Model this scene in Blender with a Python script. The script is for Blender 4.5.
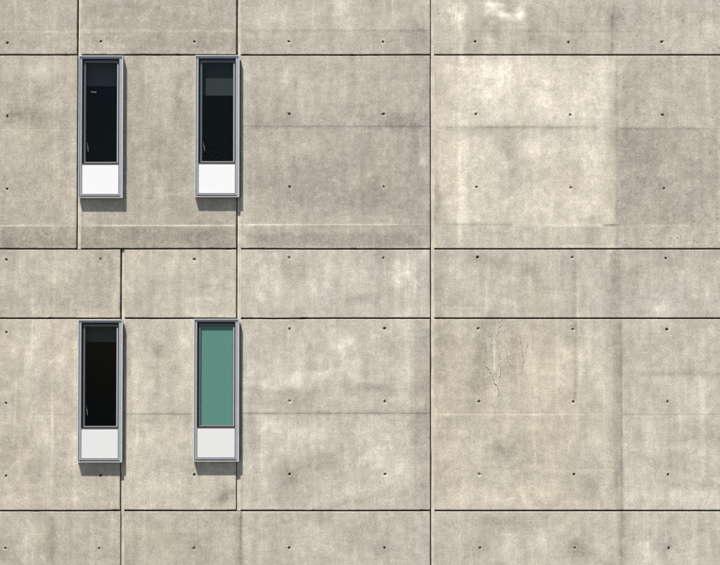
import bpy, bmesh, math, random
import numpy as np
from mathutils import Vector, Matrix

# ---------------------------------------------------------------- camera, sky, sun, exposure
S = bpy.context.scene
for o in list(bpy.data.objects):
    bpy.data.objects.remove(o, do_unlink=True)
R = math.radians
COL = S.collection

PPM = 79.5                      # photograph pixels per metre on the facade
DIST = 30.0
PITCH = R(2.5)
CAMZ = 4.6                      # seen from a raised terrace opposite
ZC = CAMZ + DIST * math.tan(PITCH)
cam_d = bpy.data.cameras.new('camera')
cam = bpy.data.objects.new('camera', cam_d)
COL.objects.link(cam)
S.camera = cam
cam.location = (0, -DIST, CAMZ)
cam.rotation_euler = (R(90) + PITCH, 0, 0)
cam_d.sensor_width = 36.0
RANGE = DIST / math.cos(PITCH)
cam_d.lens = 36.0 * RANGE / (720.0 / PPM)
cam_d.clip_end = 2000
S.render.resolution_x, S.render.resolution_y = 1024, 804

SUN_DIR = Vector((0.55, 1.0, -2.1)).normalized()      # direction the light travels
sun_el = math.asin(-SUN_DIR.z)
sun_az = math.atan2(-SUN_DIR.x, -SUN_DIR.y)           # clockwise from +Y
W = bpy.data.worlds.new('World')
S.world = W
W.use_nodes = True
wn = W.node_tree
sky = wn.nodes.new('ShaderNodeTexSky')
sky.sky_type = 'NISHITA'
sky.sun_disc = False
sky.sun_elevation = sun_el
sky.sun_rotation = sun_az
sky.air_density = 1.0
sky.dust_density = 1.2
bg = wn.nodes['Background']
bg.inputs['Strength'].default_value = 0.06
wn.links.new(sky.outputs['Color'], bg.inputs['Color'])

sun_d = bpy.data.lights.new('sun', 'SUN')
sun_d.energy = 4.3
sun_d.angle = R(0.53)
sun_d.color = (1.0, 0.955, 0.88)
sun = bpy.data.objects.new('sun', sun_d)
COL.objects.link(sun)
sun.location = (-10, -20, 40)
sun.rotation_euler = SUN_DIR.to_track_quat('-Z', 'Y').to_euler()

S.view_settings.view_transform = 'Standard'
S.view_settings.look = 'None'
S.view_settings.gamma = 1.0
S.view_settings.exposure = 1.11

random.seed(11)
rng = np.random.RandomState(5)

# ---------------------------------------------------------------- facade coordinates
def P(u, v):
    """photograph pixel -> metres (x, z) on the facade plane y = 0"""
    k = 1.0 / PPM / RANGE
    dx = (u - 360.0) * k
    dz = (282.5 - v) * k
    cy, sy = math.cos(PITCH), math.sin(PITCH)
    fy = cy - dz * sy
    fz = sy + dz * cy
    t = DIST / fy
    return dx * t, CAMZ + fz * t
def X(u, v=282.5): return P(u, v)[0]
def Z(v): return P(360, v)[1]
def to_u(x): return x * PPM + 360.0
def to_v(z): return 282.5 - (z - ZC) * PPM

# ---------------------------------------------------------------- numpy noise
_perm = rng.rand(256, 256)
def vnoise(x, y, seed=0):
    x = np.asarray(x, float) + seed * 17.31
    y = np.asarray(y, float) + seed * 9.77
    xi = np.floor(x).astype(int); yi = np.floor(y).astype(int)
    fx = x - xi; fy = y - yi
    fx = fx * fx * (3 - 2 * fx); fy = fy * fy * (3 - 2 * fy)
    a = _perm[xi & 255, yi & 255]; b = _perm[(xi + 1) & 255, yi & 255]
    c = _perm[xi & 255, (yi + 1) & 255]; d = _perm[(xi + 1) & 255, (yi + 1) & 255]
    return (a * (1 - fx) + b * fx) * (1 - fy) + (c * (1 - fx) + d * fx) * fy
def fbm(x, y, octaves=4, seed=0):
    s = 0.0; a = 0.5; t = 0.0
    for i in range(octaves):
        s = s + a * vnoise(x * 2 ** i, y * 2 ** i, seed + i); t += a; a *= 0.5
    return s / t - 0.5

# ---------------------------------------------------------------- materials
def new_mat(name):
    m = bpy.data.materials.new(name); m.use_nodes = True
    return m, m.node_tree.nodes, m.node_tree.links, m.node_tree.nodes['Principled BSDF']

def mat_plain(name, col, rough=0.5, metal=0.0, spec=0.5, grain=0.0, gscale=40):
    m, n, l, b = new_mat(name)
    b.inputs['Roughness'].default_value = rough
    b.inputs['Metallic'].default_value = metal
    b.inputs['Specular IOR Level'].default_value = spec
    nt = n.new('ShaderNodeTexNoise'); nt.inputs['Scale'].default_value = gscale
    nt.inputs['Detail'].default_value = 4
    g = n.new('ShaderNodeNewGeometry'); l.new(g.outputs['Position'], nt.inputs['Vector'])
    r = n.new('ShaderNodeValToRGB')
    r.color_ramp.elements[0].position = 0.3; r.color_ramp.elements[1].position = 0.7
    r.color_ramp.elements[0].color = tuple(c * (1 - grain) for c in col) + (1,)
    r.color_ramp.elements[1].color = tuple(min(1, c * (1 + grain)) for c in col) + (1,)
    l.new(nt.outputs['Fac'], r.inputs['Fac'])
    l.new(r.outputs['Color'], b.inputs['Base Color'])
    return m

def math_node(n, l, op, a, b=None, c=None):
    k = n.new('ShaderNodeMath'); k.operation = op
    for i, v in enumerate((a, b, c)):
        if v is None: continue
        if isinstance(v, (int, float)): k.inputs[i].default_value = v
        else: l.new(v, k.inputs[i])
    return k.outputs[0]

def mat_concrete():
    m, n, l, b = new_mat('board_formed_concrete')
    geo = n.new('ShaderNodeNewGeometry')
    def noise(scale, sx, sz, detail=5, rough=0.55, dist=0.0):
        mp = n.new('ShaderNodeMapping'); mp.inputs['Scale'].default_value = (sx, 1, sz)
        l.new(geo.outputs['Position'], mp.inputs['Vector'])
        t = n.new('ShaderNodeTexNoise'); t.inputs['Scale'].default_value = scale
        t.inputs['Detail'].default_value = detail; t.inputs['Roughness'].default_value = rough
        t.inputs['Distortion'].default_value = dist
        l.new(mp.outputs[0], t.inputs['Vector'])
        return math_node(n, l, 'SUBTRACT', t.outputs['Fac'], 0.5)
    def attr(name):
        a = n.new('ShaderNodeAttribute'); a.attribute_name = name; return a.outputs['Fac']
    tone = attr('tone'); warm = attr('warm'); pit = attr('pit')
    cloud = noise(2.3, 1, 1, 7, 0.66, 0.5)
    streak = noise(1.0, 9, 1.0, 3, 0.6, 0.2)
    grain_h = noise(1.0, 2.6, 22, 2, 0.5, 0.3)
    fine = noise(9, 1, 1, 8, 0.82, 0.3)
    micro = noise(55, 1, 1, 3, 0.75)
    e = math_node(n, l, 'MULTIPLY', cloud, 0.80)
    e = math_node(n, l, 'MULTIPLY_ADD', streak, 0.46, e)
    e = math_node(n, l, 'MULTIPLY_ADD', grain_h, 0.16, e)
    e = math_node(n, l, 'MULTIPLY_ADD', fine, 1.15, e)
    e = math_node(n, l, 'MULTIPLY_ADD', micro, 1.3, e)
    # thin lime bloom and damp blotches with ragged edges
    def patch(src, lo, hi):
        mr = n.new('ShaderNodeMapRange'); mr.interpolation_type = 'SMOOTHSTEP'
        mr.inputs['From Min'].default_value = lo; mr.inputs['From Max'].default_value = hi
        l.new(src, mr.inputs['Value']); return mr.outputs[0]
    bloom = patch(noise(1.7, 1.3, 1, 9, 0.76, 0.8), 0.05, 0.15)
    damp = patch(noise(1.5, 1, 1.5, 9, 0.76, 0.6), 0.06, 0.18)
    drip = patch(noise(1.0, 14, 0.9, 7, 0.75, 0.5), 0.07, 0.18)
    hair = patch(noise(1.0, 34, 1.6, 3, 0.6, 0.4), 0.15, 0.24)
    gate = patch(noise(1.1, 1, 1, 3, 0.6), 0.0, 0.15)
    e = math_node(n, l, 'MULTIPLY_ADD', math_node(n, l, 'MULTIPLY', hair, gate), 0.30, e)
    crust = patch(noise(7.0, 1.5, 1, 10, 0.82, 0.6), 0.12, 0.19)
    e = math_node(n, l, 'MULTIPLY_ADD', crust, 0.15, e)
    scuff = patch(noise(8.0, 1, 1.6, 10, 0.84, 0.4), 0.12, 0.19)
    e = math_node(n, l, 'MULTIPLY_ADD', scuff, -0.16, e)
    e = math_node(n, l, 'MULTIPLY_ADD', bloom, 0.11, e)
    e = math_node(n, l, 'MULTIPLY_ADD', damp, -0.11, e)
    e = math_node(n, l, 'MULTIPLY_ADD', drip, 0.18, e)
    edge_n = math_node(n, l, 'MULTIPLY_ADD', noise(16, 1, 1, 6, 0.8), 3.2, 1.0)
    tone = math_node(n, l, 'MULTIPLY', tone, math_node(n, l, 'MAXIMUM', edge_n, 0.0))
    e = math_node(n, l, 'ADD', e, tone)
    f = math_node(n, l, 'POWER', 2.71828, e)
    # air bubbles cast into the face
    vo = n.new('ShaderNodeTexVoronoi'); vo.inputs['Scale'].default_value = 24.0
    mp = n.new('ShaderNodeMapping'); l.new(geo.outputs['Position'], mp.inputs['Vector'])
    mp.inputs['Scale'].default_value = (1, 0, 1)
    l.new(mp.outputs[0], vo.inputs['Vector'])
    wn_ = n.new('ShaderNodeSeparateColor'); l.new(vo.outputs['Color'], wn_.inputs[0])
    size = math_node(n, l, 'MULTIPLY', math_node(n, l, 'POWER', wn_.outputs[0], 2.2), 0.22)
    swarm = patch(noise(1.3, 1, 1, 3, 0.6), -0.32, 0.0)
    have = math_node(n, l, 'LESS_THAN', wn_.outputs[1], math_node(n, l, 'MULTIPLY', pit, swarm))
    size = math_node(n, l, 'MULTIPLY', size, have)
    dot = n.new('ShaderNodeMapRange'); dot.interpolation_type = 'SMOOTHSTEP'
    l.new(math_node(n, l, 'SUBTRACT', vo.outputs['Distance'], size), dot.inputs['Value'])
    dot.inputs['From Min'].default_value = -0.03; dot.inputs['From Max'].default_value = 0.02
    has = math_node(n, l, 'GREATER_THAN', size, 0.012)
    pitmask = math_node(n, l, 'MULTIPLY', math_node(n, l, 'SUBTRACT', 1.0, dot.outputs[0]), has)
    # colour
    mixw = n.new('ShaderNodeMix'); mixw.data_type = 'RGBA'
    wsum = math_node(n, l, 'ADD', warm, math_node(n, l, 'MULTIPLY_ADD', noise(1.2, 1.8, 1, 6, 0.65), 1.5, 0.5))
    k = n.new('ShaderNodeClamp'); l.new(wsum, k.inputs[0]); l.new(k.outputs[0], mixw.inputs['Factor'])
    mixw.inputs[6].default_value = (0.346, 0.328, 0.285, 1)
    mixw.inputs[7].default_value = (0.370, 0.331, 0.266, 1)
    vm = n.new('ShaderNodeVectorMath'); vm.operation = 'SCALE'
    l.new(mixw.outputs[2], vm.inputs[0]); l.new(f, vm.inputs['Scale'])
    mp2 = n.new('ShaderNodeMix'); mp2.data_type = 'RGBA'
    l.new(math_node(n, l, 'MULTIPLY', pitmask, 0.85), mp2.inputs['Factor'])
    l.new(vm.outputs[0], mp2.inputs[6]); mp2.inputs[7].default_value = (0.09, 0.08, 0.065, 1)
    l.new(mp2.outputs[2], b.inputs['Base Color'])
    b.inputs['Roughness'].default_value = 0.85
    b.inputs['Specular IOR Level'].default_value = 0.25
    h = math_node(n, l, 'MULTIPLY', fine, 0.9)
    h = math_node(n, l, 'MULTIPLY_ADD', micro, 0.35, h)
    h = math_node(n, l, 'MULTIPLY_ADD', grain_h, 0.5, h)
    h = math_node(n, l, 'MULTIPLY_ADD', pitmask, -2.0, h)
    bp = n.new('ShaderNodeBump'); bp.inputs['Strength'].default_value = 0.6
    bp.inputs['Distance'].default_value = 0.002
    l.new(h, bp.inputs['Height']); l.new(bp.outputs[0], b.inputs['Normal'])
    return m

M = {}
M['concrete'] = mat_concrete()
M['seal'] = mat_plain('cream_joint_seal', (0.47, 0.43, 0.36), 0.8, grain=0.16, gscale=9)
M['joint'] = mat_plain('dark_joint_filler', (0.05, 0.042, 0.034), 0.9, grain=0.3, gscale=12)
M['alu'] = mat_plain('anodised_aluminium', (0.29, 0.303, 0.315), 0.42, metal=0.35, grain=0.05, gscale=14)
M['alu_light'] = mat_plain('pale_aluminium_edge', (0.47, 0.475, 0.49), 0.4, metal=0.2, grain=0.05, gscale=14)
M['gasket'] = mat_plain('black_gasket', (0.012, 0.012, 0.013), 0.6, grain=0.1)
M['case'] = mat_plain('casement_aluminium', (0.075, 0.082, 0.082), 0.4, metal=0.2, grain=0.05)
M['transom'] = mat_plain('brown_transom', (0.055, 0.036, 0.036), 0.5, grain=0.1)
M['white'] = mat_plain('white_enamel', (0.575, 0.58, 0.577), 0.35, grain=0.03, gscale=50)
M['white_b'] = mat_plain('duller_white_enamel', (0.485, 0.493, 0.487), 0.45, grain=0.045, gscale=45)  # darker white on the panels of the lower windows
M['room'] = mat_plain('dark_room_paint', (0.016, 0.016, 0.0165), 0.8, grain=0.1, gscale=2)
M['blind_dark'] = mat_plain('charcoal_blind', (0.03, 0.0295, 0.029), 0.8, grain=0.0)
M['blind_green'] = mat_plain('grey_green_blind', (0.0045, 0.0085, 0.007), 0.8, grain=0.0)
M['blind_teal'] = mat_plain('teal_blind', (0.074, 0.180, 0.155), 0.8, grain=0.03, gscale=120)
M['handle'] = mat_plain('white_handle', (0.18, 0.18, 0.17), 0.4)
M['roof'] = mat_plain('roof_membrane', (0.2, 0.2, 0.2), 0.9, grain=0.1)
M['ground'] = mat_plain('pale_paving', (0.085, 0.083, 0.08), 0.9, grain=0.15, gscale=1.5)

def mat_glass():
    m, n, l, b = new_mat('tinted_glazing')
    n.remove(b)
    out = n['Material Output']
    tr = n.new('ShaderNodeBsdfTransparent'); tr.inputs['Color'].default_value = (0.94, 0.975, 0.965, 1)
    gl = n.new('ShaderNodeBsdfGlossy'); gl.inputs['Roughness'].default_value = 0.02
    gl.inputs['Color'].default_value = (0.8, 0.9, 1, 1)
    lw = n.new('ShaderNodeLayerWeight'); lw.inputs['Blend'].default_value = 0.5
    fac = math_node(n, l, 'MULTIPLY_ADD', math_node(n, l, 'POWER', lw.outputs['Facing'], 4.0), 0.5, 0.006)
    mx = n.new('ShaderNodeMixShader')
    l.new(fac, mx.inputs[0]); l.new(tr.outputs[0], mx.inputs[1]); l.new(gl.outputs[0], mx.inputs[2])
    l.new(mx.outputs[0], out.inputs['Surface'])
    return m
M['glass'] = mat_glass()

def mat_glint():  # weak glow that stands for a glint in the glass
    m, n, l, b = new_mat('glint_glow')
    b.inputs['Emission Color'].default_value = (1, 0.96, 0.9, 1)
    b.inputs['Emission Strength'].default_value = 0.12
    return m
M['glint'] = mat_glint()

# ---------------------------------------------------------------- object helpers
def link(name, me, mat, parent=None):
    o = bpy.data.objects.new(name, me)
    COL.objects.link(o)
    if mat is not None and not me.materials: me.materials.append(mat)
    o.parent = parent
    return o

def bm_obj(name, bm, mat, parent=None, bevel=0.0):
    if bevel > 0:
        es = [e for e in bm.edges if len(e.link_faces) == 2 and e.calc_face_angle(0) > 0.6]
        bmesh.ops.bevel(bm, geom=es, offset=bevel, segments=1, affect='EDGES', clamp_overlap=True)
    bmesh.ops.recalc_face_normals(bm, faces=bm.faces)
    me = bpy.data.meshes.new(name); bm.to_mesh(me); bm.free()
    return link(name, me, mat, parent)

def add_box(bm, x0, x1, y0, y1, z0, z1):
    v = [bm.verts.new((x, y, z)) for x in (x0, x1) for y in (y0, y1) for z in (z0, z1)]
    for f in ((0, 1, 3, 2), (4, 6, 7, 5), (0, 4, 5, 1), (2, 3, 7, 6), (0, 2, 6, 4), (1, 5, 7, 3)):
        bm.faces.new([v[i] for i in f])

def box_obj(name, mat, parent, x0, x1, y0, y1, z0, z1, bevel=0.0):
    bm = bmesh.new(); add_box(bm, x0, x1, y0, y1, z0, z1)
    return bm_obj(name, bm, mat, parent, bevel)

def add_ring(bm, x0, x1, z0, z1, wl, wr, wt, wb, y0, y1):
    """rectangular picture-frame ring between depths y0 (front) and y1 (back)"""
    o = [(x0, z0), (x1, z0), (x1, z1), (x0, z1)]
    i = [(x0 + wl, z0 + wb), (x1 - wr, z0 + wb), (x1 - wr, z1 - wt), (x0 + wl, z1 - wt)]
    vs = {}
    for k, loop in (('o', o), ('i', i)):
        for j, (x, z) in enumerate(loop):
            for d, y in (('f', y0), ('b', y1)):
                vs[k, j, d] = bm.verts.new((x, y, z))
    for j in range(4):
        q = (j + 1) % 4
        bm.faces.new([vs['o', j, 'f'], vs['o', q, 'f'], vs['i', q, 'f'], vs['i', j, 'f']])
        bm.faces.new([vs['o', j, 'b'], vs['i', j, 'b'], vs['i', q, 'b'], vs['o', q, 'b']])
        bm.faces.new([vs['o', j, 'f'], vs['o', j, 'b'], vs['o', q, 'b'], vs['o', q, 'f']])
        bm.faces.new([vs['i', j, 'f'], vs['i', q, 'f'], vs['i', q, 'b'], vs['i', j, 'b']])

# ---------------------------------------------------------------- ground
gb = bmesh.new()
gv = [gb.verts.new(p) for p in ((-600, -900, 0), (600, -900, 0), (600, 300, 0), (-600, 300, 0))]
gb.faces.new(gv)
ground = bm_obj('ground', gb, M['ground'])
ground['kind'] = 'structure'

# ---------------------------------------------------------------- the building
bld = bpy.data.objects.new('concrete_building', None)
COL.objects.link(bld)
bld['label'] = 'weathered grey concrete facade with panel joints, tie holes and four slim windows'
bld['category'] = 'building'

# ---- stains, cast colour and painted sunlit or shaded seam lines on the concrete, in facade pixels (79.5 per metre)
FEAT = []
def blob(u, v, ru, rv, a): FEAT.append(('b', u, v, ru, rv, a))
def rect(u0, u1, v0, v1, soft, a): FEAT.append(('r', u0, u1, v0, v1, soft, a))
def hline(v, u0, u1, w, a): FEAT.append(('h', v, u0, u1, w, a))
def vline(u, v0, v1, w, a): FEAT.append(('v', u, v0, v1, w, a))
# top row
rect(0, 77, 30, 54, 2, -0.03); rect(82, 236, 30, 54, 2, -0.05); rect(241, 430, 30, 54, 2, -0.04)
hline(30, 0, 236, 0.9, 0.10); hline(29.3, 241, 430, 0.9, -0.10); hline(30, 470, 640, 0.9, -0.07)
vline(54, 0, 205, 0.8, 0.09); vline(54, 225, 330, 0.8, 0.08); vline(53.5, 375, 470, 0.9, 0.16); vline(53.5, 515, 565, 3, -0.14)
vline(145, 60, 200, 1.0, 0.05); vline(145, 320, 330, 1.5, 0.06)
blob(40, 15, 30, 14, 0.05); blob(150, 8, 60, 12, -0.05); blob(110, 42, 10, 14, 0.05); blob(205, 45, 20, 8, -0.08)
blob(347, 15, 14, 28, 0.10); blob(275, 20, 22, 14, 0.05); blob(415, 30, 14, 22, -0.06); blob(425, 38, 5, 12, -0.06)
blob(460, 14, 7, 6, 0.22); blob(464, 30, 4, 24, 0.24); blob(452, 20, 3, 24, 0.16); blob(494, 8, 6, 8, 0.26)
blob(500, 14, 8, 3, 0.22); blob(514, 16, 8, 4, 0.24); blob(522, 6, 6, 7, 0.24); blob(488, 38, 4, 8, 0.18); blob(490, 46, 3, 6, 0.14)
blob(505, 5, 6, 6, -0.10); blob(545, 28, 60, 18, -0.06); blob(630, 12, 18, 9, -0.08); blob(690, 35, 20, 14, 0.05)
# left tall panels
rect(0, 236, 57, 75, 6, 0.05); blob(40, 70, 30, 10, 0.08); blob(30, 115, 40, 10, -0.08); hline(128.5, 0, 75, 0.9, 0.06)
hline(128, 124, 192, 0.8, 0.05); rect(0, 236, 226, 248, 1.5, -0.09); hline(225.6, 0, 50, 0.8, 0.20); hline(225.4, 92, 236, 0.8, 0.22)
blob(35, 240, 40, 7, -0.10); blob(160, 236, 40, 8, -0.07); blob(215, 238, 18, 8, -0.07); vline(72, 60, 245, 3, 0.05); vline(87, 200, 246, 3, 0.06)
blob(160, 95, 14, 30, 0.04); blob(178, 100, 10, 25, -0.04); blob(165, 160, 20, 30, -0.03); blob(15, 170, 18, 30, 0.04); vline(231, 60, 240, 3, 0.04)
# centre tall panel
rect(244, 420, 112, 127, 5, -0.06); hline(125.8, 250, 428, 1.0, -0.12); blob(400, 120, 30, 8, -0.08); blob(262, 119, 14, 5, -0.08)
blob(290, 75, 26, 16, 0.06); blob(345, 90, 6, 30, 0.06); blob(362, 100, 12, 14, -0.05); blob(310, 100, 14, 16, 0.05)
rect(241, 430, 127, 215, 4, -0.05); blob(300, 150, 40, 14, 0.05); blob(330, 175, 50, 20, -0.04); vline(245, 57, 246, 3, 0.08)
blob(424, 148, 3, 8, 0.16); blob(424, 160, 3, 7, 0.20); blob(421, 135, 3, 8, 0.10); rect(408, 430, 57, 247, 5, -0.06); blob(425, 210, 5, 35, 0.06)
hline(224.6, 246, 400, 0.8, 0.20); hline(225.4, 300, 430, 0.9, -0.12); rect(241, 430, 226, 236, 2, -0.03); rect(246, 415, 234, 246, 3, -0.13)
blob(260, 205, 30, 14, 0.03); blob(360, 205, 60, 16, -0.05)
# light cream panel
rect(436, 614, 57, 122, 10, 0.06); vline(460, 57, 245, 2, 0.10); vline(465, 57, 225, 2.5, 0.07); blob(446, 90, 8, 40, -0.05); blob(490, 85, 24, 24, 0.09); blob(500, 70, 30, 12, 0.05)
blob(545, 90, 12, 18, 0.10); blob(520, 95, 8, 26, -0.05); blob(575, 70, 30, 10, -0.04); blob(590, 90, 16, 30, 0.06)
hline(127, 442, 600, 2.8, -0.10); hline(126.4, 475, 575, 0.9, -0.12); blob(470, 132, 22, 5, -0.05)
blob(505, 150, 12, 18, -0.08); blob(515, 170, 20, 22, -0.06); blob(545, 150, 20, 14, 0.05); blob(560, 200, 30, 12, 0.05); rect(436, 614, 140, 222, 10, 0.03)
rect(434, 616, 226, 248, 2, -0.05); hline(224.4, 440, 512, 0.9, -0.14); hline(224.9, 540, 604, 0.9, 0.14); hline(224.9, 604, 617, 0.7, -0.45)
vline(507, 212, 247, 3, -0.08); vline(545, 212, 247, 4, -0.06); vline(590, 215, 247, 5, -0.05); hline(246.5, 560, 617, 1.2, 0.16)
vline(437, 57, 247, 3, -0.09); blob(436, 205, 3, 18, -0.10)
vline(614, 0, 248, 5, -0.05); vline(616.6, 57, 248, 0.9, -0.20); vline(613.6, 12, 54, 0.9, -0.18)
# right tall panel
rect(618, 720, 128, 225, 2.5, -0.07); hline(128, 620, 700, 1.4, -0.09); blob(635, 110, 20, 18, -0.04); blob(670, 80, 30, 16, 0.04); blob(640, 160, 20, 40, -0.05); blob(700, 170, 24, 40, 0.04)
blob(655, 240, 30, 6, 0.04); hline(225.3, 640, 690, 0.9, 0.06)
# short row
blob(35, 275, 50, 14, 0.05); blob(60, 305, 60, 9, -0.04); blob(180, 270, 40, 12, 0.04); blob(200, 300, 30, 10, 0.04); blob(150, 295, 18, 14, -0.03)
blob(292, 266, 14, 10, -0.10); blob(383, 262, 8, 9, -0.07); blob(270, 268, 16, 14, 0.06); blob(325, 290, 22, 18, 0.07); blob(400, 280, 16, 22, 0.10)
blob(355, 270, 16, 10, 0.05); blob(345, 300, 40, 6, -0.06); blob(290, 295, 22, 12, 0.05); blob(247, 280, 4, 30, -0.05); blob(420, 285, 6, 30, -0.04); blob(300, 312, 40, 4, -0.05)
rect(434, 444, 250, 318, 4, -0.08); blob(485, 262, 18, 6, -0.08); blob(470, 290, 20, 12, 0.05); blob(525, 270, 14, 16, -0.05); blob(505, 275, 10, 20, -0.05)
hline(306.3, 445, 492, 0.9, -0.12); hline(307.6, 445, 492, 0.9, 0.10); blob(560, 285, 10, 20, 0.06); vline(562, 255, 290, 1.4, -0.12); vline(575, 250, 316, 1.2, -0.14)
blob(588, 285, 8, 24, 0.08); blob(605, 291, 10, 1.5, -0.12); blob(575, 265, 5, 25, -0.06); vline(614, 250, 318, 5, -0.15); vline(620, 250, 318, 2, -0.08)
blob(640, 285, 14, 25, -0.08); blob(655, 308, 24, 7, 0.09); blob(645, 300, 8, 14, 0.06); blob(690, 285, 20, 20, 0.02)
# lower tall panels left
rect(0, 76, 320, 414, 5, 0.03); hline(415.5, 0, 76, 0.9, 0.04); blob(35, 350, 8, 35, 0.06); blob(62, 350, 5, 45, 0.05); blob(40, 440, 14, 30, 0.06); blob(20, 460, 20, 24, -0.04); blob(60, 490, 40, 12, 0.05)
vline(76, 322, 505, 1.6, 0.10); blob(158, 350, 9, 9, -0.12); blob(160, 375, 14, 10, -0.05); blob(140, 370, 10, 40, 0.06); blob(185, 345, 8, 30, 0.06); hline(413.8, 126, 193, 0.9, -0.17); rect(126, 193, 415, 424, 3, -0.04)
blob(212, 500, 18, 6, -0.12); blob(225, 495, 10, 10, -0.08); blob(160, 490, 18, 10, 0.05); blob(150, 440, 20, 16, 0.04); vline(231, 470, 505, 3, 0.05); blob(205, 440, 20, 12, 0)
# centre lower panel
blob(350, 352, 12, 12, 0.14); blob(340, 340, 22, 8, 0.07); blob(270, 365, 24, 10, 0.08); blob(300, 378, 40, 6, 0.09); blob(275, 340, 20, 12, -0.05); blob(310, 345, 12, 14, -0.05)
blob(395, 370, 22, 10, 0.08); blob(385, 345, 20, 10, -0.06); blob(320, 390, 60, 4, -0.12); blob(385, 387, 18, 3, -0.12); blob(285, 400, 30, 8, -0.05); hline(413.2, 243, 428, 0.9, -0.20); hline(411.5, 300, 420, 2, -0.06)
blob(375, 425, 30, 8, 0.10); blob(310, 432, 30, 10, 0.07); blob(270, 428, 16, 5, 0.06); blob(343, 428, 5, 10, -0.08); blob(380, 455, 20, 20, 0.07); blob(290, 475, 16, 14, -0.10); blob(310, 462, 20, 9, -0.08)
blob(350, 490, 30, 6, 0.06); blob(275, 498, 26, 6, -0.08); blob(340, 500, 26, 5, -0.08); rect(412, 430, 320, 512, 2, -0.09); vline(412, 320, 508, 1.0, -0.08); vline(413.5, 320, 565, 0.9, 0.07); blob(250, 440, 8, 60, -0.05); vline(246, 320, 510, 2, 0.06)
blob(420, 500, 4, 10, 0.12)
# lower right panels
rect(436, 616, 320, 345, 8, -0.04); blob(445, 350, 12, 40, -0.10); blob(500, 330, 20, 10, -0.05); blob(530, 365, 10, 30, 0.09); blob(470, 375, 12, 30, -0.08); blob(490, 385, 6, 20, 0.06); blob(555, 375, 14, 20, 0.05); blob(595, 350, 14, 30, 0.05)
vline(575.5, 320, 400, 1.2, -0.14); blob(585, 350, 10, 30, 0.04); hline(414.4, 440, 565, 0.9, 0.12); hline(413.4, 480, 620, 0.9, -0.07); blob(510, 450, 20, 14, -0.10); blob(450, 435, 12, 12, -0.10); blob(560, 465, 18, 14, -0.06); blob(550, 450, 12, 12, -0.05)
blob(475, 495, 30, 10, 0.08); blob(545, 495, 30, 9, 0.07); blob(520, 425, 22, 8, 0.05); blob(600, 440, 10, 10, 0.05); hline(470, 575, 615, 1.4, 0.09); blob(590, 480, 14, 20, -0.05); blob(555, 472, 26, 3, 0.05)
vline(617.5, 320, 512, 5, -0.15); vline(621.2, 320, 512, 1.0, -0.14); vline(623.2, 365, 440, 0.8, 0.20); vline(625, 440, 510, 3, 0.05); vline(630, 400, 440, 6, -0.06)
hline(374, 640, 720, 3, -0.12); hline(414.5, 625, 720, 0.9, -0.06); hline(415.6, 625, 720, 0.9, 0.05); vline(668, 405, 468, 3, -0.10); vline(702, 380, 480, 3, 0.07); blob(700, 435, 18, 16, -0.06); blob(665, 450, 24, 5, 0.06); hline(485, 665, 720, 3, -0.07)
blob(640, 495, 16, 10, 0.10); blob(690, 498, 30, 8, 0.08); blob(655, 350, 20, 20, -0.05); blob(645, 390, 8, 26, -0.04); blob(675, 358, 24, 8, 0.04); blob(640, 378, 6, 10, 0.07)
# bottom row
blob(30, 530, 30, 12, 0.04); vline(238, 512, 565, 5, -0.10); vline(241.5, 513, 545, 1.0, -0.26); vline(241.5, 545, 565, 2.0, -0.12); blob(145, 528, 14, 5, 0.07); blob(150, 522, 20, 4, -0.05); blob(195, 548, 16, 12, -0.06); blob(210, 520, 20, 6, -0.06)
blob(285, 525, 10, 10, -0.10); blob(268, 545, 10, 14, 0.06); blob(310, 540, 14, 16, 0.06); blob(330, 520, 26, 5, -0.06); blob(360, 530, 14, 20, -0.04); blob(385, 548, 12, 10, -0.06); vline(413, 512, 565, 1.0, -0.08); blob(418, 520, 3, 9, 0.16); blob(400, 525, 12, 12, -0.05)
blob(480, 548, 7, 6, -0.08); blob(575, 548, 10, 7, -0.12); blob(500, 522, 30, 5, -0.06); blob(525, 540, 30, 12, 0.06); vline(486, 515, 565, 2, -0.06); blob(600, 530, 8, 12, 0.05)
vline(621, 512, 565, 4, -0.26); blob(645, 540, 14, 18, 0.10); blob(668, 548, 7, 8, -0.12); vline(668, 515, 548, 3, -0.07); blob(700, 535, 18, 16, 0.06)

vline(488, 325, 350, 1.5, 0.10); vline(494, 335, 372, 1.2, 0.12); vline(508, 340, 360, 1.3, 0.10); vline(521, 322, 345, 3.0, 0.10); vline(483, 360, 385, 1.5, -0.10); blob(498, 385, 5, 10, 0.12)
blob(462, 6, 6, 5, 0.2); blob(498, 3, 10, 3, 0.2); blob(520, 12, 4, 6, 0.2)

blob(350, 350, 16, 6, 0.10); blob(362, 362, 8, 12, 0.10); blob(265, 385, 20, 4, 0.10); blob(320, 372, 24, 3, 0.08); blob(400, 395, 20, 5, 0.07); blob(405, 275, 10, 16, 0.08); blob(325, 268, 10, 8, 0.08); blob(262, 290, 12, 14, 0.06)
blob(205, 340, 0.1, 0.1, 0); blob(28, 470, 6, 24, 0.08); blob(14, 350, 8, 30, 0.06); blob(168, 440, 24, 8, 0.06); blob(380, 440, 30, 4, 0.08); blob(395, 470, 14, 16, 0.07)
blob(655, 430, 10, 20, 0.07); blob(690, 400, 10, 16, 0.06); blob(640, 460, 8, 20, 0.08); blob(460, 270, 14, 8, 0.07); blob(500, 300, 30, 5, 0.06); blob(665, 310, 20, 4, 0.03)
blob(486, 350, 10, 30, -0.07); blob(512, 345, 8, 24, -0.06); blob(500, 372, 14, 10, -0.05); blob(495, 392, 10, 8, 0.06)

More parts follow.
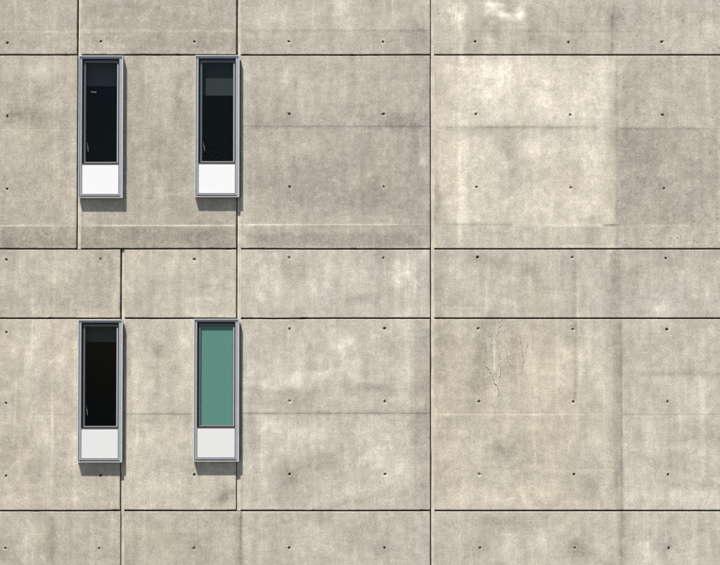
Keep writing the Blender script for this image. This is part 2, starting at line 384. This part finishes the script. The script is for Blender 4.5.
vline(30, 330, 400, 3, 0.07); vline(48, 425, 490, 2, 0.08); vline(20, 440, 480, 2.5, 0.07); vline(135, 330, 405, 3, 0.06); vline(182, 330, 400, 3, 0.07); vline(300, 325, 395, 5, 0.05); vline(405, 330, 400, 4, 0.06); vline(265, 420, 500, 3, 0.05); vline(365, 255, 312, 4, 0.06); vline(280, 255, 300, 4, 0.05)
rect(620, 720, 57, 248, 2, -0.03)


WARM = [('r', 434, 580, 330, 500, 20, .22), ('b', 530, 365, 14, 50, .5), ('b', 540, 285, 10, 26, .5), ('b', 450, 350, 16, 50, .3), ('b', 475, 380, 14, 40, .3),
        ('v', 437, 57, 247, 5, .4), ('v', 545, 415, 510, 6, .35), ('b', 30, 470, 20, 50, .3), ('b', 60, 350, 14, 50, .3), ('b', 20, 120, 30, 30, .2),
        ('b', 445, 440, 14, 30, .4), ('b', 400, 340, 30, 20, -.2), ('b', 330, 290, 60, 20, -.2), ('b', 660, 300, 50, 20, -.3), ('b', 600, 300, 16, 20, -.3),
        ('b', 418, 150, 10, 90, -.4), ('b', 150, 540, 60, 20, .3), ('b', 470, 530, 30, 20, .2), ('b', 650, 540, 20, 20, -.3)]
def sstep(x, e): return 1.0 / (1.0 + np.exp(-np.clip(x / max(e, 1e-3) * 4, -40, 40)))
def tone_at(x, z, feats=None):
    u = to_u(x); v = to_v(z)
    wu = u + 16 * fbm(u / 22, v / 22, 3, 31); wv = v + 12 * fbm(u / 22, v / 22, 3, 47)
    br = np.clip(1.0 + 3.2 * fbm(u / 14, v / 17, 4, 3), 0.0, 2.4)
    bl = np.clip(1.0 + 1.3 * fbm(u / 14, v / 17, 4, 3), 0.3, 1.7)
    t = np.zeros_like(u)
    for f in (FEAT if feats is None else feats):
        if f[0] == 'b':
            _, cu, cv, ru, rv, a = f
            t += a * br * np.exp(-(((wu - cu) / ru) ** 2 + ((wv - cv) / rv) ** 2))
        elif f[0] == 'r':
            _, u0, u1, v0, v1, s, a = f
            t += a * sstep(u - u0, s) * sstep(u1 - u, s) * sstep(v - v0, s) * sstep(v1 - v, s)
        elif f[0] == 'h':
            _, cv, u0, u1, w, a = f
            t += a * bl * np.exp(-((v - cv) / w) ** 2) * sstep(u - u0, 6) * sstep(u1 - u, 6)
        else:
            _, cu, v0, v1, w, a = f
            t += a * bl * np.exp(-((u - cu) / w) ** 2) * sstep(v - v0, 6) * sstep(v1 - v, 6)
    return 1.85 * t

CH = 0.005           # arris chamfer
BACK = 0.062         # panel edge depth
def axis_lines(a, b, step, extra, holes, hw):
    """sorted grid lines from a to b, with extra lines and clear strips round holes"""
    keep = [a, a + CH, b - CH, b]
    n = max(2, int(round((b - a) / step)))
    reg = [a + (b - a) * i / n for i in range(1, n)]
    hard = list(extra)
    for h in holes: hard += [h - hw, h + hw]
    hard = [h for h in hard if a + CH * 2 < h < b - CH * 2]
    out = sorted(set([round(q, 6) for q in keep + hard]))
    for r in reg:
        if any(h - hw - 0.004 < r < h + hw + 0.004 for h in holes): continue
        if min(abs(r - q) for q in out) < step * 0.3: continue
        out.append(r)
    out = sorted(set(out))
    res = [out[0]]
    for q in out[1:]:
        if q - res[-1] > 1e-4: res.append(q)
    return np.array(res)

HW = 0.034
def make_panel(x0, x1, z0, z1, holes=(), cuts=(), hs=(), vs=(), tone=0.0, warm=0.0, pit=0.0,
               step=0.026, depth=0.0, halo=0.5, edge=0.0019, tight=''):
    """one cast panel. hs: (z, offset) each band below z is cast `offset` metres back or proud"""
    ex, ez = [], []
    for (zz, off) in hs: ez += [zz - 0.0015, zz + 0.0015, zz + 0.011, zz - 0.011]
    for (xx, off) in vs: ex += [xx - 0.0015, xx + 0.0015, xx + 0.011, xx - 0.011]
    for c in cuts: ex += [c[0], c[1]]; ez += [c[2], c[3]]
    # holes sharing a column or row are merged onto the grid by their own lines
    hx = [h[0] for h in holes]; hz = [h[1] for h in holes]
    def merge(q):
        q = sorted(q); g = []
        for a in q:
            if g and abs(a - g[-1][-1]) < 0.03: g[-1].append(a)
            else: g.append([a])
        return [sum(k) / len(k) for k in g]
    cx, cz = merge(hx), merge(hz)
    gx = axis_lines(x0, x1, step, ex, cx, HW)
    gz = axis_lines(z0, z1, step, ez, cz, HW)
    nx, nz = len(gx), len(gz)
    GX, GZ = np.meshgrid(gx, gz, indexing='ij')
    off = np.full(GX.shape, depth)
    for (zz, o) in hs: off = off + np.where(GZ < zz, o, 0.0)
    for (xx, o) in vs: off = off + np.where(GX > xx, o, 0.0)
    relief = 0.0055 * fbm(GX * 1.3, GZ * 1.3, 3, 5) + 0.0016 * fbm(GX * 6, GZ * 9, 3, 9)
    Y = off + relief * 0.8
    edge_m = np.zeros_like(Y)
    edge_m[0, :] = edge_m[-1, :] = 1; edge_m[:, 0] = edge_m[:, -1] = 1
    if 'l' in tight: edge_m[0, 1:-1] = 0.12
    if 'r' in tight: edge_m[-1, 1:-1] = 0.12
    Y = Y + edge_m * CH
    # slightly ragged arrises
    wob = edge * 2.6 * fbm(GX * 11, GZ * 11, 4, 77) + edge * 4.0 * fbm(GX * 1.1, GZ * 1.1, 2, 78)
    chip = np.clip(fbm(GX * 14, GZ * 14, 3, 91) - 0.17, 0, 1) * 0.035 * (edge > 0.001)
    PX = GX.copy(); PZ = GZ.copy()
    PX[1, :] += chip[1, :]; PX[-2, :] -= chip[-2, :]; PZ[:, 1] += chip[:, 1]; PZ[:, -2] -= chip[:, -2]
    PX[0, :] += chip[0, :] * .5; PX[-1, :] -= chip[-1, :] * .5; PZ[:, 0] += chip[:, 0] * .5; PZ[:, -1] -= chip[:, -1] * .5
    PX[0, :] += wob[0, :] * 0.7; PX[-1, :] += wob[-1, :] * 0.7
    PX[1, :] += wob[1, :] ; PX[-2, :] += wob[-2, :]
    PZ[:, 0] += wob[:, 0] * 0.7; PZ[:, -1] += wob[:, -1] * 0.7
    PZ[:, 1] += wob[:, 1]; PZ[:, -2] += wob[:, -2]
    verts = np.stack([PX, Y, PZ], -1).reshape(-1, 3)
    idx = np.arange(nx * nz).reshape(nx, nz)
    keep = np.ones((nx - 1, nz - 1), bool)
    mx = 0.5 * (gx[:-1] + gx[1:]); mz = 0.5 * (gz[:-1] + gz[1:])
    for c in cuts:
        keep &= ~(((mx > c[0]) & (mx < c[1]))[:, None] & ((mz > c[2]) & (mz < c[3]))[None, :])
    hole_cells = []
    for (hx_, hz_) in holes:
        cxx = min(cx, key=lambda q: abs(q - hx_)); czz = min(cz, key=lambda q: abs(q - hz_))
        i0 = int(np.argmin(abs(gx - (cxx - HW)))); i1 = int(np.argmin(abs(gx - (cxx + HW))))
        k0 = int(np.argmin(abs(gz - (czz - HW)))); k1 = int(np.argmin(abs(gz - (czz + HW))))
        if i1 <= i0 or k1 <= k0: continue
        keep[i0:i1, k0:k1] = False
        hole_cells.append((i0, i1, k0, k1, hx_, hz_))
    a = idx[:-1, :-1][keep]; b = idx[1:, :-1][keep]; c_ = idx[1:, 1:][keep]; d = idx[:-1, 1:][keep]
    faces = [tuple(q) for q in np.stack([a, b, c_, d], -1).tolist()]
    vl = verts.tolist()
    # skirt back into the joint
    loop = [idx[i, 0] for i in range(nx)] + [idx[-1, k] for k in range(1, nz)] + \
           [idx[i, -1] for i in range(nx - 2, -1, -1)] + [idx[0, k] for k in range(nz - 2, 0, -1)]
    base = len(vl)
    for q in loop:
        p = vl[q]; vl.append([p[0], BACK, p[2]])
    L = len(loop)
    inside_cut = lambda p: any(c[0] - 1e-4 <= p[0] <= c[1] + 1e-4 and c[2] - 1e-4 <= p[2] <= c[3] + 1e-4 for c in cuts)
    for j in range(L):
        k = (j + 1) % L
        faces.append((loop[j], base + j, base + k, loop[k]))
    # tie holes: conical mouth, bore and recessed plug
    halo_pts = []
    for (i0, i1, k0, k1, hx_, hz_) in hole_cells:
        ring = [idx[i, k0] for i in range(i0, i1)] + [idx[i1, k] for k in range(k0, k1)] + \
               [idx[i, k1] for i in range(i1, i0, -1)] + [idx[i0, k] for k in range(k1, k0, -1)]
        yc = float(np.mean([vl[q][1] for q in ring]))
        r0 = random.uniform(0.021, 0.027); r1 = random.uniform(0.0145, 0.0175); r2 = r1 * 0.75
        dp = random.choice((0.020, 0.034, 0.05, 0.05))
        N = 12
        layers = []
        ex_, ez_ = random.uniform(0.92, 1.12), random.uniform(0.88, 1.05)
        ph = random.uniform(0, 6.28)
        for (rr, yy) in ((r0, yc), (r1, yc + random.choice((0.003, 0.006, 0.008))), (r2, yc + dp)):
            s = len(vl)
            for q in range(N):
                t = 2 * math.pi * q / N
                w = 1 + 0.09 * math.sin(2 * t + ph) + 0.05 * math.sin(3 * t + 2 * ph)
                vl.append([hx_ + rr * w * ex_ * math.cos(t), yy, hz_ + rr * w * ez_ * math.sin(t)])
            layers.append(s)
        for (s, t) in ((layers[0], layers[1]), (layers[1], layers[2])):
            for q in range(N):
                q2 = (q + 1) % N
                faces.append((s + q, s + q2, t + q2, t + q))
        faces.append(tuple(layers[2] + q for q in range(N)))
        # join the square of the grid to the round mouth
        Rn = len(ring)
        ang = [math.atan2(vl[q][2] - hz_, vl[q][0] - hx_) % (2 * math.pi) for q in ring]
        st = min(range(Rn), key=lambda q: ang[q])
        order = [ring[(st + q) % Rn] for q in range(Rn)]
        oang = [ang[(st + q) % Rn] for q in range(Rn)]
        i = j = 0
        while i < Rn or j < N:
            ai = oang[i + 1] if i + 1 < Rn else oang[0] + 2 * math.pi if i < Rn else 1e9
            aj = 2 * math.pi * (j + 1) / N if j < N else 1e9
            if i >= Rn: ai = 1e9
            if ai <= aj:
                faces.append((order[i % Rn], order[(i + 1) % Rn], layers[0] + j % N)); i += 1
            else:
                faces.append((order[i % Rn], layers[0] + (j + 1) % N, layers[0] + j % N)); j += 1
        halo_pts.append((hx_, hz_, random.uniform(-0.4, 1.0) * halo))
    me = bpy.data.meshes.new('panel')
    me.from_pydata(vl, [], faces)
    va = np.array(vl)
    t = tone + tone_at(va[:, 0], va[:, 2])
    for (hx_, hz_, s) in halo_pts:
        dd = np.hypot(va[:, 0] - hx_, va[:, 2] - hz_)
        t = t + 0.62 * s * np.exp(-(dd / 0.036) ** 2) - 0.06 * np.exp(-(dd / 0.12) ** 2)
    for name, val in (('tone', t), ('warm', warm + tone_at(va[:, 0], va[:, 2], WARM) * 0.45), ('pit', np.full(len(vl), pit))):
        at = me.attributes.new(name, 'FLOAT', 'POINT')
        at.data.foreach_set('value', np.asarray(val, np.float32))
    me.update()
    bm = bmesh.new(); bm.from_mesh(me)
    bmesh.ops.recalc_face_normals(bm, faces=bm.faces)
    bm.to_mesh(me); bm.free()
    return link('panel', me, M['concrete'], bld)

# ---- joints (facade pixels)
JV = dict(l0=(77.0, 81.2), l1=(120.2, 124.3), m=(236.2, 240.6), r=(430.0, 434.0))
HJ = 0.8     # half joint height
rows = {'A': (-15 + HJ, 54.8 - HJ), 'B': (54.8 + HJ, 248.9 - HJ), 'C': (248.9 + HJ, 318.4 - HJ),
        'D': (318.4 + HJ, 510.8 - HJ), 'E': (510.8 + HJ, 581.0 - HJ)}

TIES = [(7.4,42.8),(101,41.4),(194.4,41.4),(288.9,41.4),(383,41.8),(475.2,41.4),(568.4,42.1),(662,41.8),
 (7.4,116.1),(289.2,113.7),(383.4,114),(476,114),(570.2,114.7),(662.6,114.7),
 (7.1,189),(289.6,186.6),(383.8,186.6),(476.6,187),(570.9,187.7),(664,188.4),
 (6.4,259.8),(100.6,259),(194.4,259.4),(289.2,257.5),(383.4,258),(477.6,257.4),(572.3,257.4),(665.8,258.3),
 (6.4,332.3),(289.6,328.8),(384.5,328.5),(478.3,328.8),(573,329.5),(666.9,329.5),
 (6,403.2),(289.6,401.1),(384.8,401.5),(479,401.5),(573.4,401.8),(667.6,401.8),
 (6,476.2),(100.6,475.5),(194.4,475),(289.6,474.4),(385.2,474.4),(479.4,474.4),(574,474.4),(668,474.8),
 (5.3,548.4),(99.2,548.4),(194,548.4),(289.2,548),(384.5,548),(480,548),(574.8,548),(668.7,548.4)]

# windows: left, right, top, bottom in facade pixels
WINS = [(79.2, 123.4, 56.3, 198.2), (195.4, 239.6, 56.0, 197.4),
        (78.4, 122.9, 319.8, 462.2), (194.0, 239.3, 319.0, 461.4)]
def wrect(w):
    vm = 0.5 * (w[2] + w[3])
    return X(w[0], vm), X(w[1], vm), Z(w[3]), Z(w[2])

def panel(u0, u1, row, v0=None, v1=None, **kw):
    va, vb = rows[row] if row else (v0, v1)
    vm = 0.5 * (va + vb)
    x0, x1, z1, z0 = X(u0, vm), X(u1, vm), Z(va), Z(vb)
    holes = [P(*t) for t in TIES if u0 + 3 < t[0] < u1 - 3 and va < t[1] < vb]
    cuts = []
    for w in WINS:
        a, b, c, d = wrect(w)
        a += 0.022; b -= 0.022; c += 0.022; d -= 0.022
        if a < x1 and b > x0 and c < z1 and d > z0:
            cuts.append((a, b, c, d))
    kw['hs'] = [(Z(q[0]), q[1]) for q in kw.get('hs', ())]
    kw['vs'] = [(X(q[0], vm), q[1]) for q in kw.get('vs', ())]
    return make_panel(x0, x1, z0, z1, holes, cuts, **kw)

a, b, c, d = JV['l0'], JV['l1'], JV['m'], JV['r']
TN, WM = 0.0, 0.0
# row A
panel(-150.5, a[0], 'A', tone=-0.18, warm=.0, hs=((30, 0.0008),))
panel(a[1], c[0], 'A', tone=-0.20, warm=.05, hs=((30, -0.0008),))
panel(c[1], d[0], 'A', tone=-0.09, warm=-.12, hs=((29.5, 0.0008),))
limed = panel(d[1], 614.0, 'A', tight='r', tone=-0.05, warm=.0, pit=.05, edge=.0006)
panel(614.08, 811.5, 'A', tight='l', tone=-0.07, warm=-.15, pit=.8, depth=.001, edge=.0006)
# row B
panel(-150.5, a[0], 'B', tone=-0.20, warm=.15, hs=((128.4, 0.0008), (225.5, -0.0012)))
panel(a[1], c[0], 'B', tone=-0.22, warm=.10, hs=((128.4, 0.0006), (225.5, -0.0012)))
panel(c[1], d[0], 'B', tone=-0.15, warm=-.12, hs=((125.8, 0.0012), (224.8, -0.0012)))
pale = panel(d[1], 617, 'B', tight='r', tone=0.09, warm=.12, pit=.0, hs=((126.6, 0.0003), (224.8, 0.0005)), edge=.0006)
pitted = panel(617.08, 811.5, 'B', tight='l', tone=-0.07, warm=-.05, pit=.95, depth=.0012, hs=((128, 0.0010), (225.2, -0.0004)), edge=.0006)
# row C
panel(-150.5, b[0], 'C', tone=-0.14, warm=.10)
panel(b[1], c[0], 'C', tone=-0.06, warm=.12)
panel(c[1], d[0], 'C', tone=-0.04, warm=-.12)
panel(d[1], 619,  'C', tight='r', tone=-0.06, warm=-.10, edge=.0006)
panel(619.08, 811.5, 'C', tight='l', tone=-0.08, warm=-.12, depth=.001, edge=.0006)
# row D
panel(-150.5, b[0], 'D', tone=-0.11, warm=.25, hs=((414.8, 0.0008),))
panel(b[1], c[0], 'D', tone=-0.03, warm=.15, hs=((414.0, 0.0012),))
panel(c[1], d[0], 'D', tone=-0.03, warm=-.10, hs=((413.4, 0.0013),))
wrinkled = panel(d[1], 621, 'D', tight='r', tone=-0.03, warm=.20, hs=((414.2, -0.0012),), edge=.0006)
panel(621.08, 811.5, 'D', tight='l', tone=-0.02, warm=-.10, depth=.001, hs=((414.6, 0.0008),), edge=.0006)
# row E
panel(-150.5, b[0], 'E', tone=-0.17, warm=.10)
panel(b[1], 241, 'E', tight='r', tone=-0.13, warm=.10, edge=.0006)
panel(241.08, d[0], 'E', tight='l', tone=-0.09, warm=-.15, edge=.0006)
panel(d[1], 622, 'E', tight='r', tone=-0.08, warm=.0, edge=.0006)
panel(622.08, 811.5, 'E', tight='l', tone=-0.05, warm=-.12, edge=.0006)

# ---- raised wrinkles where the form lining creased the face of one panel
WR = [[(80,150),(84,178),(88,205)], [(85,285),(110,310),(130,350),(135,380),(155,400),(162,435),(155,460)],
      [(150,170),(158,230),(170,300),(165,340),(158,385)], [(190,165),(205,205),(220,250)],
      [(218,180),(228,215),(225,235)], [(272,100),(285,150),(295,200),(302,250),(298,290)],
      [(345,90),(355,140),(352,185)], [(185,40),(160,75),(148,120)], [(105,60),(110,120)], [(120,130),(118,190),(128,260)], [(165,205),(172,250)], [(205,230),(214,262),(232,285)], [(312,215),(318,180),(325,160)], [(130,300),(142,345),(150,372)], [(98,90),(118,135)], [(78,240),(90,290),(100,315)]]
def wrinkle(pts):
    w = random.uniform(.009, .016); h = w * random.uniform(.45, .7)
    pts = [P(470 + p[0] / 5.65, 315 + p[1] / 5.65) for p in pts]
    fine = []
    for p, q in zip(pts[:-1], pts[1:]):
        for i in range(4):
            t = i / 4
            fine.append((p[0] + (q[0] - p[0]) * t + random.uniform(-.006, .006), p[1] + (q[1] - p[1]) * t))
    fine.append(pts[-1])
    bm = bmesh.new(); prev = None; n = len(fine)
    for i, (x, z) in enumerate(fine):
        e = min(1.0, 0.45 + 1.6 * math.sin(math.pi * (i + .3) / n)) * random.uniform(.6, 1.1)
        r = 0.0055 * float(fbm(np.array([x * 1.3]), np.array([z * 1.3]), 3, 5)[0]) * .8 + 0.0016 * .8 * float(fbm(np.array([x * 6]), np.array([z * 9]), 3, 9)[0])
        cur = [bm.verts.new((x - w * .6, r + .0012, z)), bm.verts.new((x + w * .12, r - h * e, z)), bm.verts.new((x + w * .4, r + .0012, z))]
        if prev:
            for k in range(2): bm.faces.new([prev[k], prev[k + 1], cur[k + 1], cur[k]])
        prev = cur
    return bm_obj('surface_wrinkle', bm, M['concrete'], wrinkled)
for q in WR: wrinkle(q)

wrinkled['label'] = 'concrete panel with raised creases running down its upper left'
pale['label'] = 'palest cream concrete panel, right of the window bay'
pitted['label'] = 'darker concrete panel peppered with small air holes at the right edge'
limed['label'] = 'concrete panel with white lime blotches at the top edge'


# ---- panels beyond the frame, coarse, so that the wall goes on
def plain_row(va, vb, us, step=0.12):
    for a, b in zip(us[:-1], us[1:]):
        x0, x1 = X(a) + 0.027, X(b) - 0.027
        z1, z0 = Z(va), max(Z(vb), 0.02)
        make_panel(x0, x1, z0, z1, [], [], tone=random.uniform(-0.08, 0.06), warm=random.uniform(-.2, .2), step=step)
US = [-350, -155, 0 + 39, 238.4, 432, 626, 820, 1015]
for (va, vb) in ((-278 + HJ, -208 - HJ), (-208 + HJ, -15 - HJ), (581 + HJ, 790)):
    plain_row(va, vb, US)
for k in rows:
    va, vb = rows[k]
    plain_row(va, vb, [-350, -155])
    plain_row(va, vb, [816.5, 1015])

# ---- vertical joint seals and horizontal joint fillers
def vseal(u, va, vb):
    vm = 0.5 * (va + vb)
    x0, x1 = X(u[0], vm) - 0.004, X(u[1], vm) + 0.004
    z0, z1 = Z(vb), Z(va)
    bm = bmesh.new()
    n = max(2, int((z1 - z0) / 0.08))
    prev = None
    for i in range(n + 1):
        z = z0 + (z1 - z0) * i / n
        w = 0.010 * float(fbm(np.array([z * 3.1]), np.array([u[0]]), 3, 12)[0])
        cur = [bm.verts.new((x0, 0.085, z)), bm.verts.new((x0 + 0.31 * (x1 - x0) + w, 0.085, z)),
               bm.verts.new((x0 + 0.33 * (x1 - x0) + w, 0.030, z)), bm.verts.new((x0 + 0.60 * (x1 - x0) + w, 0.027, z)),
               bm.verts.new((x0 + 0.68 * (x1 - x0) + w, 0.034, z)), bm.verts.new((x0 + 0.76 * (x1 - x0) + w, 0.025, z)),
               bm.verts.new((x1, 0.028, z))]
        if prev:
            for q in range(6): bm.faces.new([prev[q], prev[q + 1], cur[q + 1], cur[q]])
        prev = cur
    return bm_obj('joint_seal', bm, M['seal'], bld)
vseal(JV['l0'], -15, 248.9)
vseal(JV['l1'], 248.9 + HJ, 581)
vseal(JV['m'], -15, 510.8)
vseal(JV['r'], -15, 581)
for u in ((-157, -153), (814, 818)): vseal(u, -278, 780)
for v in (-208, -15, 54.8, 248.9, 318.4, 510.8, 581):
    # leave the window fields clear, the openings cut through the joint line
    box_obj('joint_filler', M['joint'], bld, X(-350), X(1015), 0.058, 0.08, Z(v + 3.2), Z(v - (3.2 if v not in (54.8, 318.4) else 3.2)))

# ---- shell behind the panels: roof, flank walls, rear wall, rooms behind the windows
xl, xr, zt = X(-352), X(1017), Z(-281)
box_obj('roof', M['roof'], bld, xl - 0.05, xr + 0.05, -0.04, 14.0, zt, zt + 0.25)
box_obj('flank_wall', M['roof'], bld, xl - 0.2, xl, 0.0, 14.0, 0.0, zt - 0.002)
box_obj('flank_wall', M['roof'], bld, xr, xr + 0.2, 0.0, 14.0, 0.0, zt - 0.002)
box_obj('rear_wall', M['roof'], bld, xl + 0.002, xr - 0.002, 13.7, 13.98, 0.0, zt - 0.004)
def room(va, vb, u0, u1):
    bm = bmesh.new()
    x0, x1, z0, z1 = X(u0), X(u1), Z(vb), Z(va)
    y0, y1 = 0.085, 4.2
    p = [bm.verts.new(q) for q in ((x0, y0, z0), (x1, y0, z0), (x1, y1, z0), (x0, y1, z0),
                                   (x0, y0, z1), (x1, y0, z1), (x1, y1, z1), (x0, y1, z1))]
    for f in ((0, 1, 2, 3), (4, 5, 6, 7), (0, 3, 7, 4), (1, 2, 6, 5), (3, 2, 6, 7)):
        bm.faces.new([p[i] for i in f])
    o = bm_obj('room', bm, M['room'], bld)
    return o
r1 = room(40, 262, 20, 300)
r2 = room(303, 526, 20, 300)

# ---- projecting window boxes: outer fin, body, casement, pane, white spandrel, blind
def tube(name, pts, r, mat, parent):
    bm = bmesh.new(); prev = None
    for i, p in enumerate(pts):
        p = Vector(p)
        t = (Vector(pts[min(i + 1, len(pts) - 1)]) - Vector(pts[max(i - 1, 0)])).normalized()
        s = t.cross(Vector((0, 1, 0))).normalized(); q = t.cross(s)
        cur = [bm.verts.new(p + r * (math.cos(k * math.pi / 3) * s + math.sin(k * math.pi / 3) * q)) for k in range(6)]
        if prev:
            for k in range(6): bm.faces.new([prev[k], prev[(k + 1) % 6], cur[(k + 1) % 6], cur[k]])
        else: bm.faces.new(cur)
        prev = cur
    bm.faces.new(prev)
    return bm_obj(name, bm, mat, parent)

def window(w, label, drop, blind_mat, white, blind_y=0.10, handle=True):
    x0, x1, z0, z1 = wrect(w)
    e = bpy.data.objects.new('window', None); COL.objects.link(e)
    e.parent = bld; e['label'] = label
    Wd, H = x1 - x0, z1 - z0
    e.location = (x0, 0, z0)
    k = Wd / 0.56
    # outer fin
    bm = bmesh.new(); add_ring(bm, 0, Wd, 0, H,   .009, .009, .010, .008, -.082, .004)
    bm_obj('outer_frame', bm, M['alu_light'], e, .0015)
    # body of the box, behind the fin
    bm = bmesh.new(); add_ring(bm, .0080, Wd - .0080, .0070, H - .0090, .0335, .0395, .0265, .0355, -.067, .11)
    bm_obj('frame_body', bm, M['alu'], e, .002)
    zi1 = H - .0355                      # inner top
    xi0, xi1 = .0415, Wd - .0475
    zt1 = H - 1.352 * H / 1.786          # top of the transom
    zt0 = zt1 - .016
    # dark rebate and gasket round the casement
    bm = bmesh.new(); add_ring(bm, xi0 - .002, xi1 + .002, zt1 - .004, zi1 + .002, .034, .034, .034, .022, -.020, .05)
    bm_obj('rebate', bm, M['gasket'], e)
    bm = bmesh.new(); add_ring(bm, xi0 + .022, xi1 - .014, zt1 + .008, zi1 - .024,   .022, .020, .026, .012, -.034, .03)
    bm_obj('casement', bm, M['case'], e, .0025)
    box_obj('casement_lit_edge', M['alu_light'], e, xi1 - .0255, xi1 - .0165, -.0375, -.03, zt1 + .010, zi1 - .07)  # sunlit casement edges put in as pale strips, right and bottom
    box_obj('casement_lit_edge', M['alu_light'], e, xi0 + .03, xi1 - .0265, -.0365, -.03, zt1 + .010, zt1 + .015)
    gx0, gx1, gz0, gz1 = xi0 + .044, xi1 - .034, zt1 + .024, zi1 - .050
    box_obj('glass_pane', M['glass'], e, gx0 - .004, gx1 + .004, -.027, -.023, gz0 - .004, gz1 + .004)
    box_obj('transom', M['transom'], e, xi0 - .001, xi1 + .001, -.062, .05, zt0, zt1)
    zp0 = .046
    box_obj('spandrel_panel', white, e, xi0 + .0065, xi1 - .0065, -.0655, -.03, zp0 + .003, zt0 - .006, .002)
    box_obj('spandrel_gasket', M['gasket'], e, xi0 - .001, xi1 + .001, -.052, -.02, .040, zt0 + .001)
    box_obj('drip_groove', M['gasket'], e, xi0 - .02, xi1 + .02, -.0690, -.05, .0105, .0265)
    # roller blind with hem bar
    if drop:
        zb = gz1 - drop * (gz1 - gz0)
        bm = bmesh.new()
        n = 10; prev = None
        for i in range(n + 1):
            x = gx0 - .012 + (gx1 - gx0 + .024) * i / n
            yy = blind_y + .0006 * math.sin(i * 1.9)
            cur = [bm.verts.new((x, yy, zb)), bm.verts.new((x, yy, gz1 + .02))]
            if prev: bm.faces.new([prev[0], cur[0], cur[1], prev[1]])
            prev = cur
        bm_obj('roller_blind', bm, blind_mat, e)
        if drop < .95:
            box_obj('hem_bar', blind_mat, e, gx0 - .012, gx1 + .012, blind_y - .006, blind_y + .006, zb - .018, zb + .004, .002)
    if handle:
        hz = gz0 + .13 * (H / 1.786); hx = gx0 + .022
        tube('handle', [(hx - .006, .012, hz + .115), (hx - .004, .004, hz + .08), (hx + .006, .0, hz + .035), (hx + .008, .002, hz)], .0045, M['handle'], e)
    return e
window(WINS[0], 'upper left window with a short dark blind and brilliant white lower panel', .21, M['blind_dark'], M['white'])
window(WINS[1], 'upper right window with a grey-green blind drawn a third of the way', .315, M['blind_green'], M['white'], blind_y=.045, handle=True)
window(WINS[2], 'lower left window with a dark pane and off-white lower panel', .14, M['blind_dark'], M['white_b'])
window(WINS[3], 'window filled by a fully drawn teal blind', 1.02, M['blind_teal'], M['white_b'], blind_y=-.017, handle=False)
# glint in the upper left pane, put in as a small glowing tube
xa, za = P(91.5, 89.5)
tube('glint_tube', [(xa - .034,   .25, za + .004), (xa + .034, .25, za - .003)], .0042, M['glint'], r1)
